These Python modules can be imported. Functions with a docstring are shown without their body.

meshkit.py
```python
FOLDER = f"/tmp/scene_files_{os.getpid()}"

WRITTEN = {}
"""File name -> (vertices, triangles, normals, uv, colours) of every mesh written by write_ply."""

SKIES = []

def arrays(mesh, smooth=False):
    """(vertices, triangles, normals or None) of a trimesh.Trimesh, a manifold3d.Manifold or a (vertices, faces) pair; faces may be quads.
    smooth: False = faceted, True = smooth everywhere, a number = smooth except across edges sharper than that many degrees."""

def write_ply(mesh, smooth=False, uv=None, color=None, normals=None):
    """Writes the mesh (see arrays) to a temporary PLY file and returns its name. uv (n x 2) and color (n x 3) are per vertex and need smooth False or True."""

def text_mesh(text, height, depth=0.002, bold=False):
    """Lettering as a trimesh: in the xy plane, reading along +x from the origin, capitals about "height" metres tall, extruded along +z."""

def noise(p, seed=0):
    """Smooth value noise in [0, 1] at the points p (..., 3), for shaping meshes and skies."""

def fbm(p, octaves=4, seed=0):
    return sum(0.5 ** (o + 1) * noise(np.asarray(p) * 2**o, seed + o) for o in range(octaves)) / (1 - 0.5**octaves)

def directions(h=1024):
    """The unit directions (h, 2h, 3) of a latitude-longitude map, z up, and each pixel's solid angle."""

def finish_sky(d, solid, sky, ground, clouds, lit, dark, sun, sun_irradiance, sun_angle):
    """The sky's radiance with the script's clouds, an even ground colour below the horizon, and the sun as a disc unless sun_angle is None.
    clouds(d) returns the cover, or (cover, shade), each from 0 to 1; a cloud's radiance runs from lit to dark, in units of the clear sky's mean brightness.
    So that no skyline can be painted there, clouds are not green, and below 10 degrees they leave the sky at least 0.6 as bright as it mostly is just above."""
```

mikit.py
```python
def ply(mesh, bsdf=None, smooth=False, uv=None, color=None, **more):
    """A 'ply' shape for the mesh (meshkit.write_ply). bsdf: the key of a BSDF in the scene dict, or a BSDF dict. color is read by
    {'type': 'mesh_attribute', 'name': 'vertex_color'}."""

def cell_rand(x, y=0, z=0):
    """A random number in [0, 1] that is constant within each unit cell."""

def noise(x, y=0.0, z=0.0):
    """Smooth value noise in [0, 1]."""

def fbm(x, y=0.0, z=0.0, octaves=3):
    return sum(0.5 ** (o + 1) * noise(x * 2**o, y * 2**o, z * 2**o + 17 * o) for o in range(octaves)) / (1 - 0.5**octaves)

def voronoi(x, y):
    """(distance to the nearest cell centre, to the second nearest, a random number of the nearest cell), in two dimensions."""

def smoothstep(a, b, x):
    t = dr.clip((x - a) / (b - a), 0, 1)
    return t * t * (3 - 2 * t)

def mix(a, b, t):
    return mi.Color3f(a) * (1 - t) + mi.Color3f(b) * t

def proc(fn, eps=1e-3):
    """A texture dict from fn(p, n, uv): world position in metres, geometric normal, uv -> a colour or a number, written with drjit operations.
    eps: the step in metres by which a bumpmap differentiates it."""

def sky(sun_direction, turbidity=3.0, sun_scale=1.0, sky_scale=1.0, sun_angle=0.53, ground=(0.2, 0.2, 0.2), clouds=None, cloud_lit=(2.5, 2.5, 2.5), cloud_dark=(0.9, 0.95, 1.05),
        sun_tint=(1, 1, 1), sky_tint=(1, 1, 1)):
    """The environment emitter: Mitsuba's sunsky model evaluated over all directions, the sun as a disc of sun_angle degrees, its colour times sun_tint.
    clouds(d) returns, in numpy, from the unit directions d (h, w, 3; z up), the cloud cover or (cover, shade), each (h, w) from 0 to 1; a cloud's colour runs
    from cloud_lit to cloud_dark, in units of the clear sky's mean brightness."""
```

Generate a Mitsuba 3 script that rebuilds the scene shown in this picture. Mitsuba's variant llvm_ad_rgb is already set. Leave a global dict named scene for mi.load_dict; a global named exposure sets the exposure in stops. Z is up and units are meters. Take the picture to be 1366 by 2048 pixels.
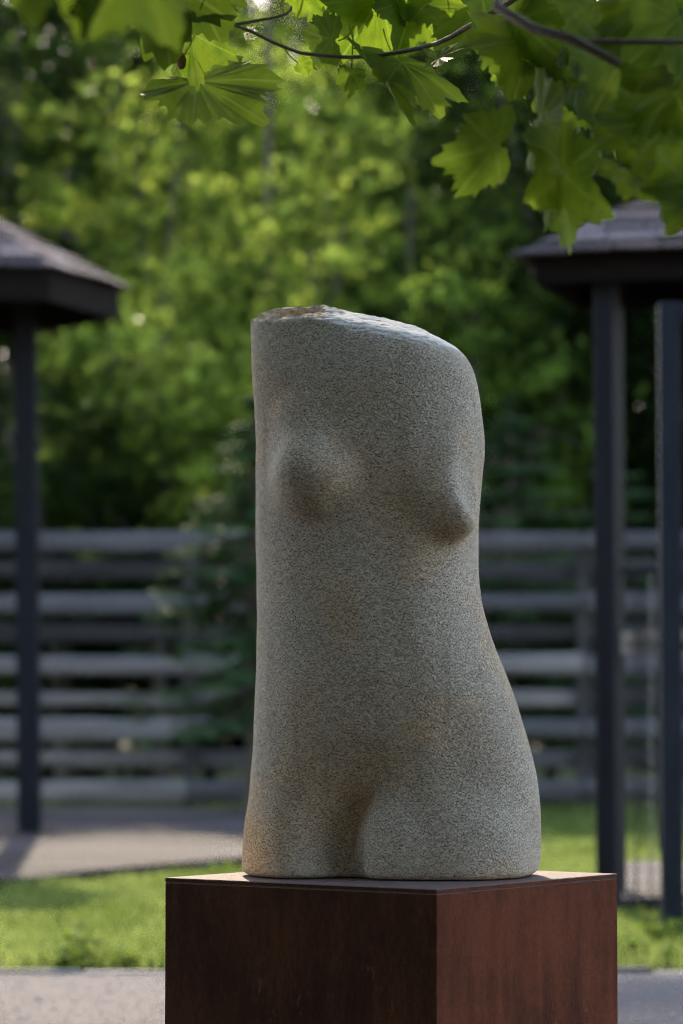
import math
import numpy as np
import trimesh
import mitsuba as mi
import drjit as dr
import mikit
import meshkit
from mikit import noise, fbm, voronoi, smoothstep, mix
from scipy.interpolate import PchipInterpolator
from shapely.geometry import Polygon, box as sbox

T = mi.ScalarTransform4f
scene, labels = {}, {}

# ------------------------------------------------------------------ camera, sky, exposure
EYE, F = 0.90, 6240.0                       # eye height (m), focal length in pixels of the 1366 x 2048 frame
PITCH = math.atan((1400 - 1024) / F)
scene['camera'] = {
    'type': 'thinlens', 'fov': math.degrees(2 * math.atan(1024 / F)), 'fov_axis': 'y',
    'aperture_radius': 0.0150, 'focus_distance': 5.48, 'near_clip': 0.1, 'far_clip': 2000.0,
    'to_world': T().look_at(origin=[0, 0, EYE], target=[0, math.cos(PITCH), EYE + math.sin(PITCH)], up=[0, 0, 1]),
}
SUN_EL, SUN_AZ = 31.0, -0.08
scene['sky'] = mikit.sky([SUN_AZ, 1.0, math.tan(math.radians(SUN_EL))], turbidity=3, sun_scale=0.40, sun_angle=0.6, sun_tint=(0.95, 1.0, 1.12), sky_tint=(1.30, 1.0, 0.86),
                         ground=(0.12, 0.13, 0.08))
exposure = 4.2


def W(px, py, d):
    """The point at distance d (along y) that the photograph shows at pixel (px, py)."""
    u, v = (px - 683) / F, (1024 - py) / F
    y, z = math.cos(PITCH) - v * math.sin(PITCH), math.sin(PITCH) + v * math.cos(PITCH)
    return np.array([u * d / y, d, EYE + z * d / y])


# ------------------------------------------------------------------ helpers
def numbered(key):
    if key not in scene and key not in labels and not any(k.startswith(key + '__') for k in scene):
        return key
    n = 1
    while True:
        k = f'{key}_{n:03d}'
        if k not in scene and k not in labels and not any(q.startswith(k + '__') for q in scene):
            return k
        n += 1


_count = {}


def fresh(key):
    n = _count.get(key, 0)
    _count[key] = n + 1
    return key if n == 0 else f'{key}_{n:03d}'


def thing(name, label, cat, group=None):
    k = fresh(name)
    labels[k] = {'label': label, 'category': cat}
    if group:
        labels[k]['group'] = group
    return k


def put(name, shape, parent=None):
    k = fresh(name if parent is None else f'{parent}__{name}')
    scene[k] = shape
    return k


def obj(name, mesh, bsdf, parent=None, smooth=False, **kw):
    return put(name, mikit.ply(mesh, bsdf, smooth=smooth, **kw), parent)


def solo(name, mesh, bsdf, label, cat, smooth=False, group=None):
    k = obj(name, mesh, bsdf, None, smooth)
    labels[k] = {'label': label, 'category': cat}
    if group:
        labels[k]['group'] = group
    return k


def box(x0, x1, y0, y1, z0, z1, bevel=0.0):
    if bevel <= 0:
        m = trimesh.creation.box([x1 - x0, y1 - y0, z1 - z0])
        m.apply_translation([(x0 + x1) / 2, (y0 + y1) / 2, (z0 + z1) / 2])
        return m
    b = bevel
    pts = []
    for sx in (0, 1):
        for sy in (0, 1):
            for sz in (0, 1):
                for ax in range(3):
                    o = [b, b, b]
                    o[ax] = 0
                    pts.append([(x0 + o[0], x1 - o[0])[sx], (y0 + o[1], y1 - o[1])[sy], (z0 + o[2], z1 - o[2])[sz]])
    return trimesh.Trimesh(pts).convex_hull


def turn(mesh, a, at=(0, 0, 0)):
    """Turns the mesh by a (radians) about z, then moves it."""
    mesh.apply_transform(trimesh.transformations.rotation_matrix(a, [0, 0, 1]))
    mesh.apply_translation(at)
    return mesh


def tube(points, radii, sides=8, cap=True):
    p = np.asarray(points, float)
    r = np.broadcast_to(np.asarray(radii, float), (len(p),))
    t = np.gradient(p, axis=0)
    t /= np.linalg.norm(t, axis=1, keepdims=True) + 1e-12
    a = np.cross(t, np.where(np.abs(t[:, 2:]) < 0.9, [0, 0, 1.0], [1.0, 0, 0]))
    a /= np.linalg.norm(a, axis=1, keepdims=True) + 1e-12
    b = np.cross(t, a)
    ang = np.arange(sides) * 2 * np.pi / sides
    v = p[:, None] + r[:, None, None] * (np.cos(ang)[None, :, None] * a[:, None] + np.sin(ang)[None, :, None] * b[:, None])
    v = v.reshape(-1, 3)
    i, j = np.meshgrid(np.arange(len(p) - 1), np.arange(sides), indexing='ij')
    q = np.stack([i * sides + j, i * sides + (j + 1) % sides, (i + 1) * sides + (j + 1) % sides, (i + 1) * sides + j], -1).reshape(-1, 4)
    f = np.vstack([q[:, [0, 1, 2]], q[:, [0, 2, 3]]])
    if cap:
        n = len(v)
        v = np.vstack([v, p[:1], p[-1:]])
        k = np.arange(sides)
        f = np.vstack([f, np.stack([k * 0 + n, (k + 1) % sides, k], 1),
                       np.stack([k * 0 + n + 1, (len(p) - 1) * sides + k, (len(p) - 1) * sides + (k + 1) % sides], 1)])
    return trimesh.Trimesh(v, f, process=False)


def spline(points, n=16):
    p = np.asarray(points, float)
    s = np.r_[0, np.cumsum(np.linalg.norm(np.diff(p, axis=0), axis=1))]
    return PchipInterpolator(s, p)(np.linspace(0, s[-1], n))


cat_mesh = trimesh.util.concatenate


def poly_prism(poly, z0, z1):
    m = trimesh.creation.extrude_polygon(poly, z1 - z0, engine='earcut')
    m.apply_translation([0, 0, z0])
    return m


# ------------------------------------------------------------------ materials
def rgb(*c):
    return {'type': 'rgb', 'value': list(c)}


def mat(name, color, rough=0.7, spec=0.4, bump=None, bump_scale=0.001, eps=1e-3, metallic=0.0, **kw):
    base = {'type': 'principled', 'base_color': mikit.proc(color) if callable(color) else rgb(*color),
            'roughness': mikit.proc(rough) if callable(rough) else float(rough), 'specular': float(spec), 'metallic': metallic, **kw}
    if bump is not None:
        base = {'type': 'bumpmap', 'arbitrary': mikit.proc(bump, eps), 'scale': bump_scale, 'bsdf': base}
    scene[name] = {'type': 'twosided', 'bsdf': base}


def leafmat(name, color, trans, rough=0.45, spec=0.5):
    scene[name] = {'type': 'principledthin', 'base_color': mikit.proc(color) if callable(color) else rgb(*color),
                   'roughness': rough, 'diff_trans': trans, 'eta': 1.45, 'spec_trans': 0.10}


def granite(p, n, uv):
    g = noise(p.x * 380, p.y * 380, p.z * 380)
    g2 = noise(p.x * 760 + 9, p.y * 760, p.z * 760)
    big = fbm(p.x * 9, p.y * 9, p.z * 9)
    c = mix((0.275, 0.230, 0.176), (0.735, 0.625, 0.498), smoothstep(0.18, 0.82, 0.6 * g + 0.4 * g2))
    c = mix(c, mi.Color3f(0.86, 0.78, 0.68), 0.6 * smoothstep(0.78, 0.86, g2))
    c = mix(c, mi.Color3f(0.05, 0.05, 0.04), 0.8 * smoothstep(0.74, 0.84, noise(p.x * 430 + 40, p.y * 430, p.z * 430)))
    c = c * (0.88 + 0.24 * big)
    warm = smoothstep(0.45, 0.72, fbm(p.x * 7 + 5, p.y * 7, p.z * 7))
    c = mix(c, c * mi.Color3f(1.06, 0.95, 0.84), warm)
    # thin rain streaks and a few lichen specks
    run = smoothstep(0.60, 0.78, fbm(p.x * 38, p.y * 38, p.z * 2.2))
    c = c * (1.0 - 0.13 * run)
    lich = smoothstep(0.80, 0.86, noise(p.x * 60 + 2, p.y * 60, p.z * 60))
    c = mix(c, mi.Color3f(0.50, 0.50, 0.36), 0.35 * lich)
    # the broken upper face is painted whiter, standing in for sun glare
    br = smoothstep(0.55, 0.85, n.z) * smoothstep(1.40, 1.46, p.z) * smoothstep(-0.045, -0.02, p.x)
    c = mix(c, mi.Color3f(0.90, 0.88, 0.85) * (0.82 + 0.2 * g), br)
    # an ochre stain where water runs off the lower left edge
    s = dr.exp(-dr.square((p.x + 0.17) / 0.05) - dr.square((p.z - 0.63) / 0.07))
    return mix(c, c * mi.Color3f(1.25, 0.95, 0.55), 0.8 * s)


def granite_bump(p, n, uv):
    return 0.65 * noise(p.x * 310 + 3, p.y * 310, p.z * 310) + 0.35 * noise(p.x * 640, p.y * 640, p.z * 640)


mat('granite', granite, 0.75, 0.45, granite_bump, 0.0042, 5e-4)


def corten(p, n, uv):
    up = dr.abs(n.z) > 0.7
    h = p.x * 0.809 - p.y * 0.588
    h2 = p.x * 0.588 + p.y * 0.809
    streak = fbm(h * 240, h2 * 240, p.z * 60)
    fine = noise(h * 620, h2 * 620, p.z * 420)
    blot = fbm(h * 7, h2 * 7, p.z * 6, 4)
    run = fbm(h * 55, h2 * 55, p.z * 5)
    t = smoothstep(0.25, 0.75, 0.25 * streak + 0.45 * blot + 0.30 * run)
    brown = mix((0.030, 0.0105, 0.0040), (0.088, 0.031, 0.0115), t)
    red = mix((0.070, 0.0185, 0.0085), (0.182, 0.051, 0.0235), t)      # redder rust; this face is also painted lighter, for the sky light on it
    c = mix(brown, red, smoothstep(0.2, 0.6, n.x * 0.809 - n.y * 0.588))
    c = c * (0.68 + 0.64 * fine)
    scratch = smoothstep(0.80, 0.86, noise(h * 30 + p.z * 9, h2 * 30, p.z * 3.0)) * smoothstep(0.6, 0.75, streak)
    c = mix(c, mi.Color3f(0.24, 0.12, 0.085), 0.4 * scratch)
    top = mix((0.13, 0.09, 0.08), (0.22, 0.16, 0.145), fbm(p.x * 60, p.y * 60, p.z))
    return mi.Color3f(dr.select(up, top.x, c.x), dr.select(up, top.y, c.y), dr.select(up, top.z, c.z))


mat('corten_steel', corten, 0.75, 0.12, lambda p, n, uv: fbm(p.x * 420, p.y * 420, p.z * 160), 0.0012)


def weathered(p, n, uv):
    g = fbm(p.x * 3.0, p.y * 60, p.z * 70)
    b = fbm(p.x * 1.2 + 7, p.y * 4, p.z * 6)
    c = mix((0.042, 0.040, 0.043), (0.150, 0.143, 0.146), smoothstep(0.25, 0.75, 0.6 * g + 0.4 * b))
    return c


mat('weathered_board', weathered, 0.8, 0.3, lambda p, n, uv: fbm(p.x * 4, p.y * 90, p.z * 110), 0.004)
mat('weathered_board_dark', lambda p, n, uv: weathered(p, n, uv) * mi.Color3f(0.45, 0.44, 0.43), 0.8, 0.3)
mat('sun_painted_board', lambda p, n, uv: weathered(p, n, uv) * mi.Color3f(2.1, 1.98, 1.85), 0.8, 0.3)  # same boards in a paler colour, standing in for patches of sun
mat('dark_post', lambda p, n, uv: mix((0.010, 0.0105, 0.013), (0.022, 0.023, 0.029), fbm(p.x * 30, p.y * 30, p.z * 2.5)), 0.6, 0.06)
mat('dark_fascia', lambda p, n, uv: mix((0.008, 0.006, 0.0055), (0.017, 0.013, 0.012), fbm(p.x * 12, p.y * 12, p.z * 40)), 0.7, 0.04)
mat('painted_steel', lambda p, n, uv: mix((0.018, 0.021, 0.029), (0.030, 0.035, 0.046), fbm(p.x * 20, p.y * 20, p.z * 6)), 0.55, 0.08)


def shingle_color(k):
    base = [(0.135, 0.108, 0.110), (0.215, 0.172, 0.174), (0.062, 0.050, 0.053)][k]
    return lambda p, n, uv: mi.Color3f(*base) * (0.65 + 0.7 * fbm(p.x * 45 + k, p.y * 45, p.z * 45))


for _k in range(3):
    mat(f'shingle_{"abc"[_k]}', shingle_color(_k), 0.9, 0.1)


def deckwood(p, n, uv):
    g = fbm(p.x * 2.5, p.y * 55, p.z * 20)
    band = 0.62 + 0.76 * smoothstep(.3, .7, noise(p.x * 0.7 + 3, p.y * 3.2, 0.0))
    return band * mix((0.040, 0.034, 0.034), (0.135, 0.115, 0.114), smoothstep(0.2, 0.8, 0.6 * g + 0.4 * fbm(p.x * 1.5, p.y * 3, 1.0)))


mat('deck_wood', deckwood, 0.85, 0.15)
mat('deck_wood_grey', lambda p, n, uv: deckwood(p, n, uv) * mi.Color3f(0.78, 0.80, 0.83), 0.85, 0.15)
mat('deck_wood_brown', lambda p, n, uv: deckwood(p, n, uv) * mi.Color3f(0.52, 0.47, 0.45), 0.85, 0.15)
mat('deck_edge', lambda p, n, uv: mix((0.035, 0.026, 0.02), (0.075, 0.055, 0.042), fbm(p.x * 8, p.y * 8, p.z * 50)), 0.8, 0.3)
mat('bench_wood', lambda p, n, uv: mix((0.24, 0.20, 0.18), (0.42, 0.36, 0.32), fbm(p.x * 5, p.y * 60, p.z * 60)), 0.7, 0.3)
mat('bark', lambda p, n, uv: mix((0.05, 0.042, 0.032), (0.17, 0.145, 0.115), fbm(p.x * 35, p.y * 35, p.z * 9)), 0.85, 0.3,
    lambda p, n, uv: fbm(p.x * 60, p.y * 60, p.z * 14), 0.02)
mat('twig_bark', lambda p, n, uv: mix((0.09, 0.07, 0.05), (0.24, 0.20, 0.16), fbm(p.x * 120, p.y * 120, p.z * 120)), 0.7, 0.4)
mat('soil', lambda p, n, uv: mix((0.045, 0.046, 0.022), (0.095, 0.10, 0.042), fbm(p.x * 6, p.y * 6, 0.0, 4)), 0.95, 0.2)


def gravel(p, n, uv):
    f1, f2, r = voronoi(p.x * 150, p.y * 150)
    b = fbm(p.x * 2.2, p.y * 2.2, 0.0, 4)
    c = mix((0.115, 0.098, 0.096), (0.215, 0.186, 0.183), 0.45 * r + 0.55 * b)
    return c * (0.80 + 0.20 * smoothstep(0.02, 0.30, f2 - f1))


mat('gravel', gravel, 0.85, 0.2, lambda p, n, uv: 1.0 - voronoi(p.x * 150, p.y * 150)[0], 0.0022, 1.5e-3)
mat('kerb_stone', lambda p, n, uv: mix((0.08, 0.075, 0.065), (0.30, 0.28, 0.265), smoothstep(.3, .7, fbm(p.x * 9, p.y * 9, p.z * 22))), 0.85, 0.3)

def veined(lo, hi, vein):
    """Leaf blade with paler main veins: u runs base to tip, v across."""
    def fn(p, n, uv):
        u, v = uv.x, dr.abs(uv.y)
        c = mix(lo, hi, smoothstep(.25, .75, fbm(uv.x * 3 + p.x * 4, uv.y * 3, p.z * 4)))
        d = v
        for a in (46, 104):
            ca, sa = math.cos(math.radians(a)), math.sin(math.radians(a))
            d = dr.minimum(d, dr.select(u * ca + v * sa > 0, dr.abs(v * ca - u * sa), 1.0))
        side = dr.abs(dr.sin((u * 1.0 - v * 0.9) * 26.0))
        c = mix(c, c * 0.82, 0.5 * smoothstep(.25, .0, side))
        return mix(c, mi.Color3f(*vein), 0.55 * smoothstep(.022, .006, d))
    return fn


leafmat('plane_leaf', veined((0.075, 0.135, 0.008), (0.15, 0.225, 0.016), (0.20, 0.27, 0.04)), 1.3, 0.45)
leafmat('plane_leaf_shaded', veined((0.05, 0.09, 0.008), (0.085, 0.14, 0.013), (0.11, 0.16, 0.03)), 0.9, 0.4)  # darker copy of the leaf, shade from other leaves put into the colour
leafmat('crown_leaf', (0.05, 0.085, 0.010), 0.8, 0.4)
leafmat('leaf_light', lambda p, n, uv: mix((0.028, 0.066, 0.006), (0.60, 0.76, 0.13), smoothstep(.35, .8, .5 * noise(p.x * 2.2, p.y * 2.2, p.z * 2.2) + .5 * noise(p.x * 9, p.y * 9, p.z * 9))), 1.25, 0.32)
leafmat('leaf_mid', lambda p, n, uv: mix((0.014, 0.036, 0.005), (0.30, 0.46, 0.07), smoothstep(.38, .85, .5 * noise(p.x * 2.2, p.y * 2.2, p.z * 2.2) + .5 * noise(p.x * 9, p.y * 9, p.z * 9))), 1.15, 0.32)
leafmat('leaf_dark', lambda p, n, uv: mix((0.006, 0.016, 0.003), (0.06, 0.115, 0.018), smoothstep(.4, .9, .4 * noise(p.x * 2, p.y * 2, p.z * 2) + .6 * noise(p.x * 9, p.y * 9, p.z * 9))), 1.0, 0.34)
leafmat('needle', lambda p, n, uv: mix((0.035, 0.090, 0.032), (0.10, 0.19, 0.065), noise(p.x * 3, p.y * 3, p.z * 3)), 0.5, 0.5)
leafmat('grass_blade', lambda p, n, uv: mix((0.085, 0.14, 0.022), (0.30, 0.37, 0.115), smoothstep(.25, .75, .5 * fbm(p.x * 3, p.y * 3, 0.0) + .5 * noise(p.x * 60, p.y * 60, 0.0))), 1.2, 0.5)
leafmat('weed_leaf', (0.17, 0.26, 0.03), 1.1, 0.45)
mat('dead_leaf', (0.22, 0.13, 0.06), 0.8, 0.3)


# ------------------------------------------------------------------ setting: ground, path, grass
PATH_EDGE = 10.36


def sheet(x0, x1, y0, y1, z, nx=2, ny=2):
    xs, ys = np.linspace(x0, x1, nx), np.linspace(y0, y1, ny)
    v = np.array([[x, y, z] for y in ys for x in xs])
    f = []
    for j in range(ny - 1):
        for i in range(nx - 1):
            a = j * nx + i
            f.append([a, a + 1, a + nx + 1, a + nx])
    return v, np.array(f)


k = obj('ground', sheet(-600, 600, -600, 600, 0.0), 'soil')
labels[k] = {'label': 'bare soil and turf base under the garden', 'kind': 'structure'}
k = obj('path', sheet(-60, 60, 7.3, PATH_EDGE - 0.02, 0.004), 'gravel')
labels[k] = {'label': 'pale pinkish grey gravel path in front of the lawn', 'kind': 'structure'}

mat('bounce_cutter_dark', lambda p, n, uv: mix((0.010, 0.0085, 0.0065), (0.034, 0.027, 0.021), smoothstep(.3, .8, .5 * noise(p.x * 45, p.y * 45, 0.0) + .5 * fbm(p.x * 3, p.y * 3, 0.0))), 0.95, 0.1)
k = obj('bounce_cutter', sheet(-9, 6, -6, 7.28, 0.006), 'bounce_cutter_dark')  # added dark sheet, lowers the light bounced up onto the torso
labels[k] = {'label': 'dark ground sheet out of view round the pedestal, added to cut bounce light', 'kind': 'structure'}

# loose stones on the path, in the strip the camera sees
rng = np.random.default_rng(4)
ico = trimesh.creation.icosphere(0)
pv, pf = [], []
n_peb = 5000
for i in range(n_peb):
    x, y = rng.uniform(-1.7, 1.9), rng.uniform(8.3, PATH_EDGE - 0.04)
    r = rng.uniform(0.002, 0.0045) * (1.9 if rng.random() < 0.03 else 1)
    v = ico.vertices * r * rng.uniform(0.7, 1.2, 3) + [x, y, 0.004 + r * 0.3]
    pv.append(v)
    pf.append(ico.faces + len(ico.vertices) * i)
mat('pebble', lambda p, n, uv: mix((0.17, 0.15, 0.14), (0.52, 0.47, 0.44), noise(p.x * 70, p.y * 70, 0.0)), 0.35, 0.6)
k = obj('loose_gravel', (np.vstack(pv), np.vstack(pf)), 'pebble')
labels[k] = {'label': 'loose pale stones scattered over the gravel path', 'category': 'gravel', 'kind': 'stuff'}

LEFT_DECK = Polygon([(-3.1, 11.9), (-0.25, 16.85), (0.15, 18.6), (-0.2, 23.6), (-5.4, 23.8), (-6.0, 17.0), (-4.6, 11.9)])
RIGHT_DECK = Polygon([(1.14, 12.95), (1.36, 15.9), (3.4, 16.2), (3.9, 12.6), (3.0, 9.9)])


def blades(n, x0, x1, y0, y1, h0, h1, w, seed, keep=None):
    r = np.random.default_rng(seed)
    x, y = r.uniform(x0, x1, n), r.uniform(y0, y1, n)
    if keep is not None:
        ok = keep(x, y, r)
        x, y = x[ok], y[ok]
    n = len(x)
    tuft = meshkit.noise(np.stack([x * 2.2, y * 2.2, x * 0], 1), 5)
    h = r.uniform(h0, h1, n) * (0.55 + 0.9 * tuft)
    a = r.uniform(0, 2 * np.pi, n)
    lean = r.uniform(0.1, 0.75, n) * h
    la = r.uniform(0, 2 * np.pi, n)
    wx, wy = np.cos(a) * w / 2, np.sin(a) * w / 2
    mx, my = np.cos(la) * lean, np.sin(la) * lean
    z = np.zeros(n)
    v = np.stack([np.stack([x - wx, y - wy, z], 1), np.stack([x + wx, y + wy, z], 1),
                  np.stack([x + wx * .8 + mx * .35, y + wy * .8 + my * .35, h * .6], 1),
                  np.stack([x - wx * .8 + mx * .35, y - wy * .8 + my * .35, h * .6], 1),
                  np.stack([x + mx, y + my, h], 1)], 1).reshape(-1, 3)
    b = np.arange(n)[:, None] * 5
    f = np.hstack([b, b + 1, b + 2, b, b + 2, b + 3, b + 3, b + 2, b + 4]).reshape(-1, 3)
    return v, f


import shapely


def lawn(x, y, r):
    p = shapely.points(x, y)
    ok = ~shapely.contains(LEFT_DECK, p) & ~shapely.contains(RIGHT_DECK, p)
    bare = meshkit.fbm(np.stack([x * 1.1, y * 1.1, x * 0], 1), 3, 8)
    near = (y < PATH_EDGE + 0.4)
    return ok & (bare > np.where(near, 0.44, 0.22)) & (y > PATH_EDGE + 0.05 + 0.1 * bare)


v1, f1 = blades(120000, -2.2, 2.3, PATH_EDGE, 17.0, 0.03, 0.075, 0.006, 11, lawn)
v2, f2 = blades(50000, -3.2, 3.4, 16.5, 24.4, 0.04, 0.10, 0.011, 12, lawn)
v3, f3 = blades(16000, -2.2, 2.3, PATH_EDGE - .16, PATH_EDGE + .22, 0.02, 0.085, 0.006, 13,
                lambda x, y, r: meshkit.fbm(np.stack([x * 1.7, y * .6, x * 0], 1), 3, 21) > .50 + .5 * np.maximum(PATH_EDGE + .02 - y, 0) / .18)
k = obj('grass', (np.vstack([v1, v2, v3]), np.vstack([f1, f2 + len(v1), f3 + len(v1) + len(v2)])), 'grass_blade')
labels[k] = {'label': 'short bright green mown grass between the path and the fence', 'category': 'grass', 'kind': 'stuff'}

# kerb: a row of low concrete edging stones
kb = fresh('kerb')
labels[kb] = {'label': 'low concrete edging between gravel path and lawn', 'kind': 'structure'}
x = -4.0
i = 0
while x < 4.0:
    L = rng.uniform(0.42, 0.5)
    m = box(0, L - 0.012, -0.035, 0.035, -0.05, rng.uniform(0.006, 0.022), 0.006)
    obj('stone', turn(m, rng.normal(0, 0.03), (x, PATH_EDGE + 0.02 * math.sin(x * 2.3) + rng.normal(0, 0.006) - 0.012, 0)), 'kerb_stone', kb)
    x += L


# ------------------------------------------------------------------ fence
FY = 24.5
fence = thing('slab_fence', 'weathered grey fence of wide horizontal slabs behind the sculpture', 'fence')


def slab(L, h, t, seed):
    """A sawn slab with a rounded face and wandering edges, along x from 0 to L, the face towards -y."""
    r = np.random.default_rng(seed)
    n = 14
    xs = np.linspace(0, L, n)
    sec = np.array([(-t * 0.55, 0.0), (-t, 0.22), (-t, 0.55), (-t * 0.86, 0.82), (-t * 0.5, 0.97), (0, 1.0), (0, 0.0)])
    up = np.cumsum(r.normal(0, 0.0026, n))
    lo = np.cumsum(r.normal(0, 0.0026, n))
    v = []
    for j, x in enumerate(xs):
        for (yy, zz) in sec:
            v.append([x, yy + r.normal(0, 0.001), lo[j] * (1 - zz) + (h + up[j]) * zz])
    v = np.array(v)
    m = len(sec)
    f = []
    for j in range(n - 1):
        for q in range(m):
            a, b = j * m + q, j * m + (q + 1) % m
            f.append([a, b, b + m, a + m])
    f = np.array(f)
    tri = np.vstack([f[:, [0, 2, 1]], f[:, [0, 3, 2]]])
    caps = [[0, q, q + 1] for q in range(1, m - 1)] + [[(n - 1) * m, (n - 1) * m + q + 1, (n - 1) * m + q] for q in range(1, m - 1)]
    return trimesh.Trimesh(v, np.vstack([tri, caps]), process=False)


rows = [1062, 1122, 1184, 1249, 1311, 1377, 1438, 1501, 1561]
for sx, x0 in enumerate((-7.4, -4.35, -1.2, 1.9, 4.9)):
    x1 = (-7.4, -4.35, -1.2, 1.9, 4.9, 7.9)[sx + 1]
    for ri, py in enumerate(rows):
        zt = W(683, py, FY)[2] + rng.normal(0, 0.006)
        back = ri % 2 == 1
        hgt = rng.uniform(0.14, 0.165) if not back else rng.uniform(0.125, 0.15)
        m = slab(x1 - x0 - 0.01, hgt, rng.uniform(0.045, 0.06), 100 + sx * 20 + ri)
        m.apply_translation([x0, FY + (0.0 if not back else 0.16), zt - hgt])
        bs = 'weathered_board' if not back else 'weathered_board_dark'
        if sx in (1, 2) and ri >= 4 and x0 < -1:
            bs = 'sun_painted_board' if sx == 1 or ri < 6 else 'weathered_board'
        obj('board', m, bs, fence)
    ptop = W(683, 1070, FY)[2]
    obj('post', box(x0 - 0.05, x0 + 0.05, FY + 0.004, FY + 0.104, -0.2, ptop - 0.02, 0.006), 'weathered_board_dark', fence)


# ------------------------------------------------------------------ gazebos
def shingle_face(A, B, C, parent, rows_n, wid, seed):
    """Shingles as thin tilted tiles over the roof triangle A-B (eave) and C (apex)."""
    r = np.random.default_rng(seed)
    A, B, C = map(np.asarray, (A, B, C))
    e = (B - A) / np.linalg.norm(B - A)
    mid = A + e * np.dot(C - A, e)
    s = C - mid
    H = np.linalg.norm(s)
    s = s / H
    n = np.cross(e, s)
    if n[2] < 0:
        n = -n
    ca = np.dot(C - A, e)
    Lb = np.linalg.norm(B - A)
    hh = H / rows_n
    for i in range(rows_n):
        t0, t1 = i * hh - (0.03 if i == 0 else 0.012), (i + 1) * hh + 0.02
        f0, f1 = max(0, min(1, t0 / H)), min(1, t1 / H)
        a0, b0 = ca * f0, Lb + (ca - Lb) * f0
        a1, b1 = ca * f1, Lb + (ca - Lb) * f1
        u = a0 + (-wid * 0.5 if i % 2 else 0) * 1.0
        while u < b0 - 1e-6:
            w = wid * r.uniform(0.85, 1.15)
            u0, u1 = max(u, a0), min(u + w, b0)
            u += w
            if u1 - u0 < 0.015:
                continue
            g = 0.006
            top0, top1 = min(max(u0, a1), b1), min(max(u1, a1), b1)
            lift0 = 0.022 + r.uniform(-0.004, 0.006)
            pts = []
            for uu, tt, l in ((u0 + g, t0 + r.uniform(-0.01, 0.01), lift0), (u1 - g, t0 + r.uniform(-0.01, 0.01), lift0), (top0 + g * .5, t1, 0.008), (top1 - g * .5 + .002, t1, 0.008)):
                p = A + e * uu + s * tt
                pts += [p + n * l, p + n * (l - 0.012)]
            try:
                m = trimesh.Trimesh(np.array(pts)).convex_hull
            except Exception:
                continue
            obj('shingle', m, 'shingle_' + 'abc'[r.integers(0, 3)], parent)


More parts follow.
